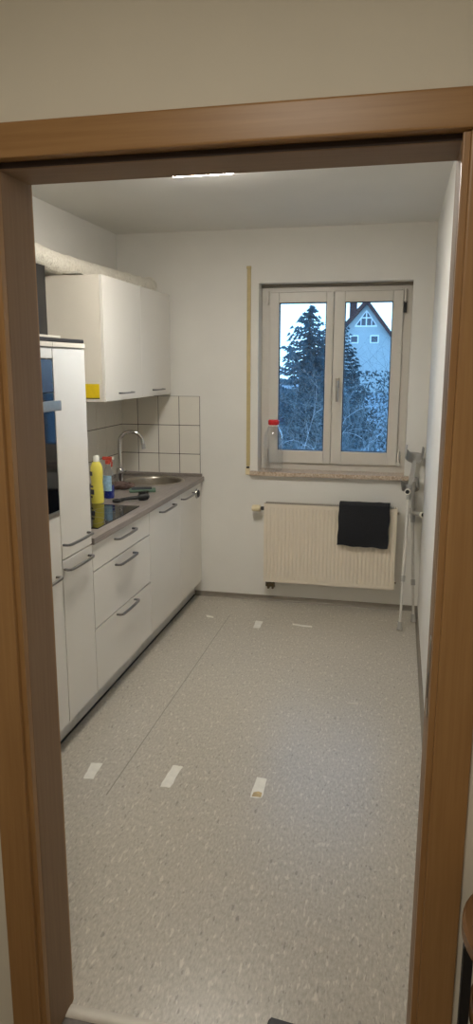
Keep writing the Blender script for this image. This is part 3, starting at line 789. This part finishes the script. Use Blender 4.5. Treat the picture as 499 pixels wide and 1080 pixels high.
# ------------------------------------------------------------------ hallway things
t = thing('side_table', 'dark side table with a round wooden top by the doorway', 'table', (.310, 1.222, 0))
tcx, tcy, tr = .310, 1.222, .152
def disc(z0, z1, r): return MB().lathe([(r-.01, z0), (r, z0+.008), (r, z1-.006), (r-.006, z1), (.001, z1)], (tcx, tcy, 0), 48)
obj('tabletop', disc(.664, .700, tr), 'table_wood', t)
obj('shelf', disc(.492, .522, tr-.022), 'table_wood', t)
for k in range(4):
    a = PI+.12+k*PI/2
    x, y = tcx+(tr-.010)*math.cos(a), tcy+(tr-.010)*math.sin(a)
    obj('leg', MB().box((x-.009, y-.009, 0), (x+.009, y+.009, .6635), .002), 'rubber', t)
obj('screw', MB().lathe([(.001, .7012), (.003, .7010), (.004, .7002)], (tcx-tr+.02, tcy-.01, 0), 10), 'brass', t)
t = thing('flat_box', 'flat black plastic box on the floor at the threshold', 'box', (-.17, 1.585, 0))
mt = turn((-.165, 1.502, .007), -.10)
obj('body', MB().box((-.105, -.055, .0005), (.105, .063, .022), .010, 3, mat=mt), 'black', t)
obj('lid', MB().box((-.098, -.048, .0222), (.098, .056, .027), .002, 2, mat=mt), 'black', t)

# ------------------------------------------------------------------ outside
o = obj('garden_ground', MB().box((-70, YB+T+.05, -1.2), (60, 140, -.9)), 'snow'); o['kind'] = 'structure'
def house():
    t = thing('house', 'pale gabled house with a steep dark roof beyond the garden', 'house', (-3.46, 74, -.9))
    ax_, az, y0, y1 = -3.46, 7.40, 72, 84
    sl, sr_ = 1.12, 1.30
    hl, hr = 5.6, 4.6
    poly = [(ax_-hl, -.9), (ax_-hl, az-hl*sl), (ax_, az), (ax_+hr, az-hr*sr_), (ax_+hr, -.9)]
    obj('walls', MB().prism(poly, 1, y0, y1), 'facade', t, smooth=0)
    r = MB(); th = .34; ov = .55
    for s_, k, hw in ((-1, sl, hl), (1, sr_, hr)):
        L = hw+.5
        p = [(ax_, az+.04), (ax_+s_*L, az+.04-L*k), (ax_+s_*L, az+.04-L*k+th*1.5), (ax_, az+.04+th*1.5)]
        r.prism(p, 1, y0-ov, y1+ov)
    obj('roof', r, 'roof', t, smooth=0)
    def win(pts, name):
        f = obj('window_frame', MB().prism(pts, 1, y0-.06, y0+.02), 'house_trim', t, smooth=0)
        cx = sum(p[0] for p in pts)/len(pts); cz_ = sum(p[1] for p in pts)/len(pts)
        return f
    def panes(f, polys):
        for q in polys: obj('pane', MB().prism(q, 1, y0-.075, y0-.055), 'house_glass', f, smooth=0)
    tx = -3.46
    f = win([(tx-1.12, 5.32), (tx+1.05, 5.32), (tx+.95, 5.55), (tx, 6.90), (tx-1.0, 5.55)], 'gable')
    panes(f, [[(tx-.06, 5.45), (tx-.06, 6.10), (tx-.46, 6.10), (tx-.46, 5.45)], [(tx+.06, 5.45), (tx+.46, 5.45), (tx+.46, 6.10), (tx+.06, 6.10)],
              [(tx-.54, 5.45), (tx-.54, 6.0), (tx-.92, 5.5)], [(tx+.54, 5.45), (tx+.90, 5.5), (tx+.54, 6.0)],
              [(tx-.06, 6.22), (tx-.06, 6.68), (tx-.40, 6.22)], [(tx+.06, 6.22), (tx+.40, 6.22), (tx+.06, 6.68)]])
    for wx in (-4.56, -2.64):
        f = win([(wx-.42, 3.78), (wx+.42, 3.78), (wx+.42, 4.56), (wx-.42, 4.56)], 'w')
        panes(f, [[(wx-.30, 3.90), (wx+.30, 3.90), (wx+.30, 4.44), (wx-.30, 4.44)]])
    obj('chimney', MB().box((ax_-1.9, 76, 6.0), (ax_-1.2, 76.8, 8.3)), 'roof', t)
house()

def conifer(name, label, x, y, z0, z1, r, whorls, mat, seed, base_fill=.35):
    R = random.Random(seed)
    t = thing(name, label, 'tree', (x, y, z0))
    H = z1-z0
    obj('trunk', MB().tube([(x, y, z0), (x, y, z0+H*.5), (x, y, z1)], .11, 8, [1.2, .7, .05]), 'bark', t)
    mb = MB()
    for i in range(whorls):
        f = i/(whorls-1); z = z0+.15+(H-.2)*f**.9
        L = r*(1-f)**.75+.05
        nb = max(4, int(13*(1-f)+5))
        for b in range(nb):
            a = R.uniform(0, 2*PI); l = L*R.uniform(.7, 1.12)
            dirv = Vector((math.cos(a), math.sin(a), 0)); sdv = Vector((-dirv.y, dirv.x, 0))
            nseg = max(3, int(l/.10))
            for k in range(nseg+1):
                u = k/nseg
                p = Vector((x, y, z))+dirv*(l*u)+Vector((0, 0, -.28*l*u*(1.5-u)+.10*l*u*u*u))
                wv = (.05+.17*l*(1-u))*R.uniform(.7, 1.2)
                for s_ in (-1, 1):
                    q = p+sdv*(s_*wv)+dirv*(.08*l+.03)+Vector((0, 0, -.06*R.random()-.02))
                    wd = dirv*.022+Vector((0, 0, .028))
                    mb.add([p-wd, p+wd, q+wd*.4, q-wd*.4], [(0, 1, 2, 3)])
                    for e in range(3):
                        m_ = p.lerp(q, .25+.3*e); tp = m_+dirv*R.uniform(.03, .09)+Vector((0, 0, R.uniform(-.07, .04)))+sdv*(s_*R.uniform(0, .05))
                        mb.add([m_-Vector((0, 0, .014)), m_+Vector((0, 0, .014)), tp], [(0, 1, 2)])
    obj('foliage', mb, mat, t, smooth=0, fix=False)
conifer('spruce_tree', 'tall frosted spruce seen through the left window sash', -2.46, 20, -.9, 3.32, 1.55, 44, 'needles', 3)
conifer('evergreen_tree', 'dark evergreen behind the spruce, at the middle post of the window', -2.15, 26, -.9, 3.4, 1.2, 34, 'dark_needles', 5)

def bush(name, label, c, w, d, h, n, mat, seed, r=.006, core=None, lean=.5):
    R = random.Random(seed); x, y, z = c
    t = thing(name, label, 'shrub', c)
    mb = MB()
    def twig(p, dv, L, rad, depth):
        pts = [p.copy()]; q = p.copy(); dv = dv.normalized(); ns = 6 if depth == 0 else 4
        for k in range(ns):
            dv = (dv+Vector((R.uniform(-.28, .28), R.uniform(-.28, .28), R.uniform(-.25, .12)))).normalized()
            q = q+dv*(L/ns); pts.append(q.copy())
        mb.tube(pts, rad, 3, [1-.75*k/ns for k in range(ns+1)])
        if depth < 2:
            for k in range(2, ns+1):
                for _ in range(2 if depth == 0 else 1):
                    twig(pts[k], dv+Vector((R.uniform(-1, 1), R.uniform(-1, 1), R.uniform(-.5, .7))), L*R.uniform(.25, .45), rad*.65, depth+1)
    for i in range(n):
        p = Vector((x+R.uniform(-w, w)*.8, y+R.uniform(-d, d), z))
        dv = Vector((R.uniform(-lean, lean), R.uniform(-lean, lean)*.25, 1))
        e = 1-.35*abs(p.x-x)/w
        twig(p, dv, h*R.uniform(.55, 1.05)*e, r, 0)
    obj('twigs', mb, mat, t, smooth=0, fix=False)
    if core:
        cm = MB()
        for i in range(core):
            p = Vector((x+R.uniform(-w, w), y+R.uniform(-d, d)+.15, z+h*.92*R.random()**.9))
            s_ = R.uniform(.016, .04); u = Vector((R.uniform(-1, 1), R.uniform(-1, 1), R.uniform(-1, 1))).normalized(); v_ = u.orthogonal().normalized()
            cm.add([p-u*s_, p+v_*s_*.5, p+u*s_, p-v_*s_*.5], [(0, 1, 2, 3)])
        obj('leaves', cm, 'dark_needles', t, smooth=0, fix=False)
bush('bare_shrub', 'dense frosted bare shrub filling the lower right window sash', (-.62, 11, -.9), .95, .4, 2.75, 100, 'twig_dark', 11, .0045, 6000)
bush('bare_shrub', 'pale arching frosted twigs low in the left window sash', (-1.0, 6.9, -.9), .45, .2, 2.0, 34, 'twig', 12, .004, None, .55)
bush('leafy_shrub', 'dark leafy shrub below the spruce in the left window sash', (-1.9, 14.6, -.9), 1.15, .5, 2.2, 30, 'twig_dark', 13, .006, 7000)
bush('bare_shrub', 'thin bare twigs rising left of the spruce top', (-2.75, 17.2, -.9), .22, .2, 3.95, 7, 'twig_dark', 14, .008, None, .12)

# ------------------------------------------------------------------ light
W = bpy.data.worlds.new('dusk_sky'); SC.world = W; W.use_nodes = True
nt = W.node_tree; bg = nt.nodes['Background']
tc = nt.nodes.new('ShaderNodeTexCoord'); sx = nt.nodes.new('ShaderNodeSeparateXYZ')
nt.links.new(tc.outputs['Generated'], sx.inputs[0])
col = ramp(nt, sx.outputs[2], [(0.0, (.42, .72, 1.0)), (.10, (.38, .69, 1.0)), (.26, (.26, .56, 1.0)), (.7, (.22, .50, 1.0)), (1.0, (.10, .36, .95))])
nt.links.new(col, bg.inputs['Color']); bg.inputs['Strength'].default_value = 3.4

def area(name, loc, size, power, color, rot=(0, 0, 0)):
    l = bpy.data.lights.new(name, 'AREA'); l.energy = power; l.color = color; l.shape = 'SQUARE'; l.size = size
    o = bpy.data.objects.new(name, l); COL.objects.link(o); o.location = loc; o.rotation_euler = rot
    return o
area('hallway_lamp', (-.35, .1, HZ-.03), .35, 16, (1, .91, .77))

# ------------------------------------------------------------------ camera
F, YAW, PITCH, ROLL, H = 758.59, .22075, .20135, .00168, 1.7101
cam = bpy.data.cameras.new('camera'); co = bpy.data.objects.new('camera', cam); COL.objects.link(co)
cam.sensor_fit = 'VERTICAL'; cam.sensor_height = 24; cam.sensor_width = 24; cam.lens = F/1080*24
cam.clip_start = .02; cam.clip_end = 500
c, s = math.cos(YAW), math.sin(YAW); cp, sp = math.cos(PITCH), math.sin(PITCH)
Rv = Vector((c, s, 0)); D = Vector((-s*cp, c*cp, -sp)); U = Vector((-s*sp, c*sp, cp))
cr, sr2 = math.cos(ROLL), math.sin(ROLL)
ri = Rv*cr+U*sr2; ui = U*cr-Rv*sr2
mw = Matrix(((ri.x, ui.x, -D.x, 0), (ri.y, ui.y, -D.y, 0), (ri.z, ui.z, -D.z, H), (0, 0, 0, 1)))
co.matrix_world = mw
SC.camera = co

vs_ = SC.view_settings
vs_.view_transform = 'Standard'; vs_.look = 'None'; vs_.exposure = 0; vs_.gamma = 1; vs_.use_curve_mapping = False
SC.cycles.max_bounces = 10; SC.cycles.diffuse_bounces = 6; SC.cycles.transparent_max_bounces = 16
SC.cycles.use_denoising = True
SC.cycles.sample_clamp_indirect = 4
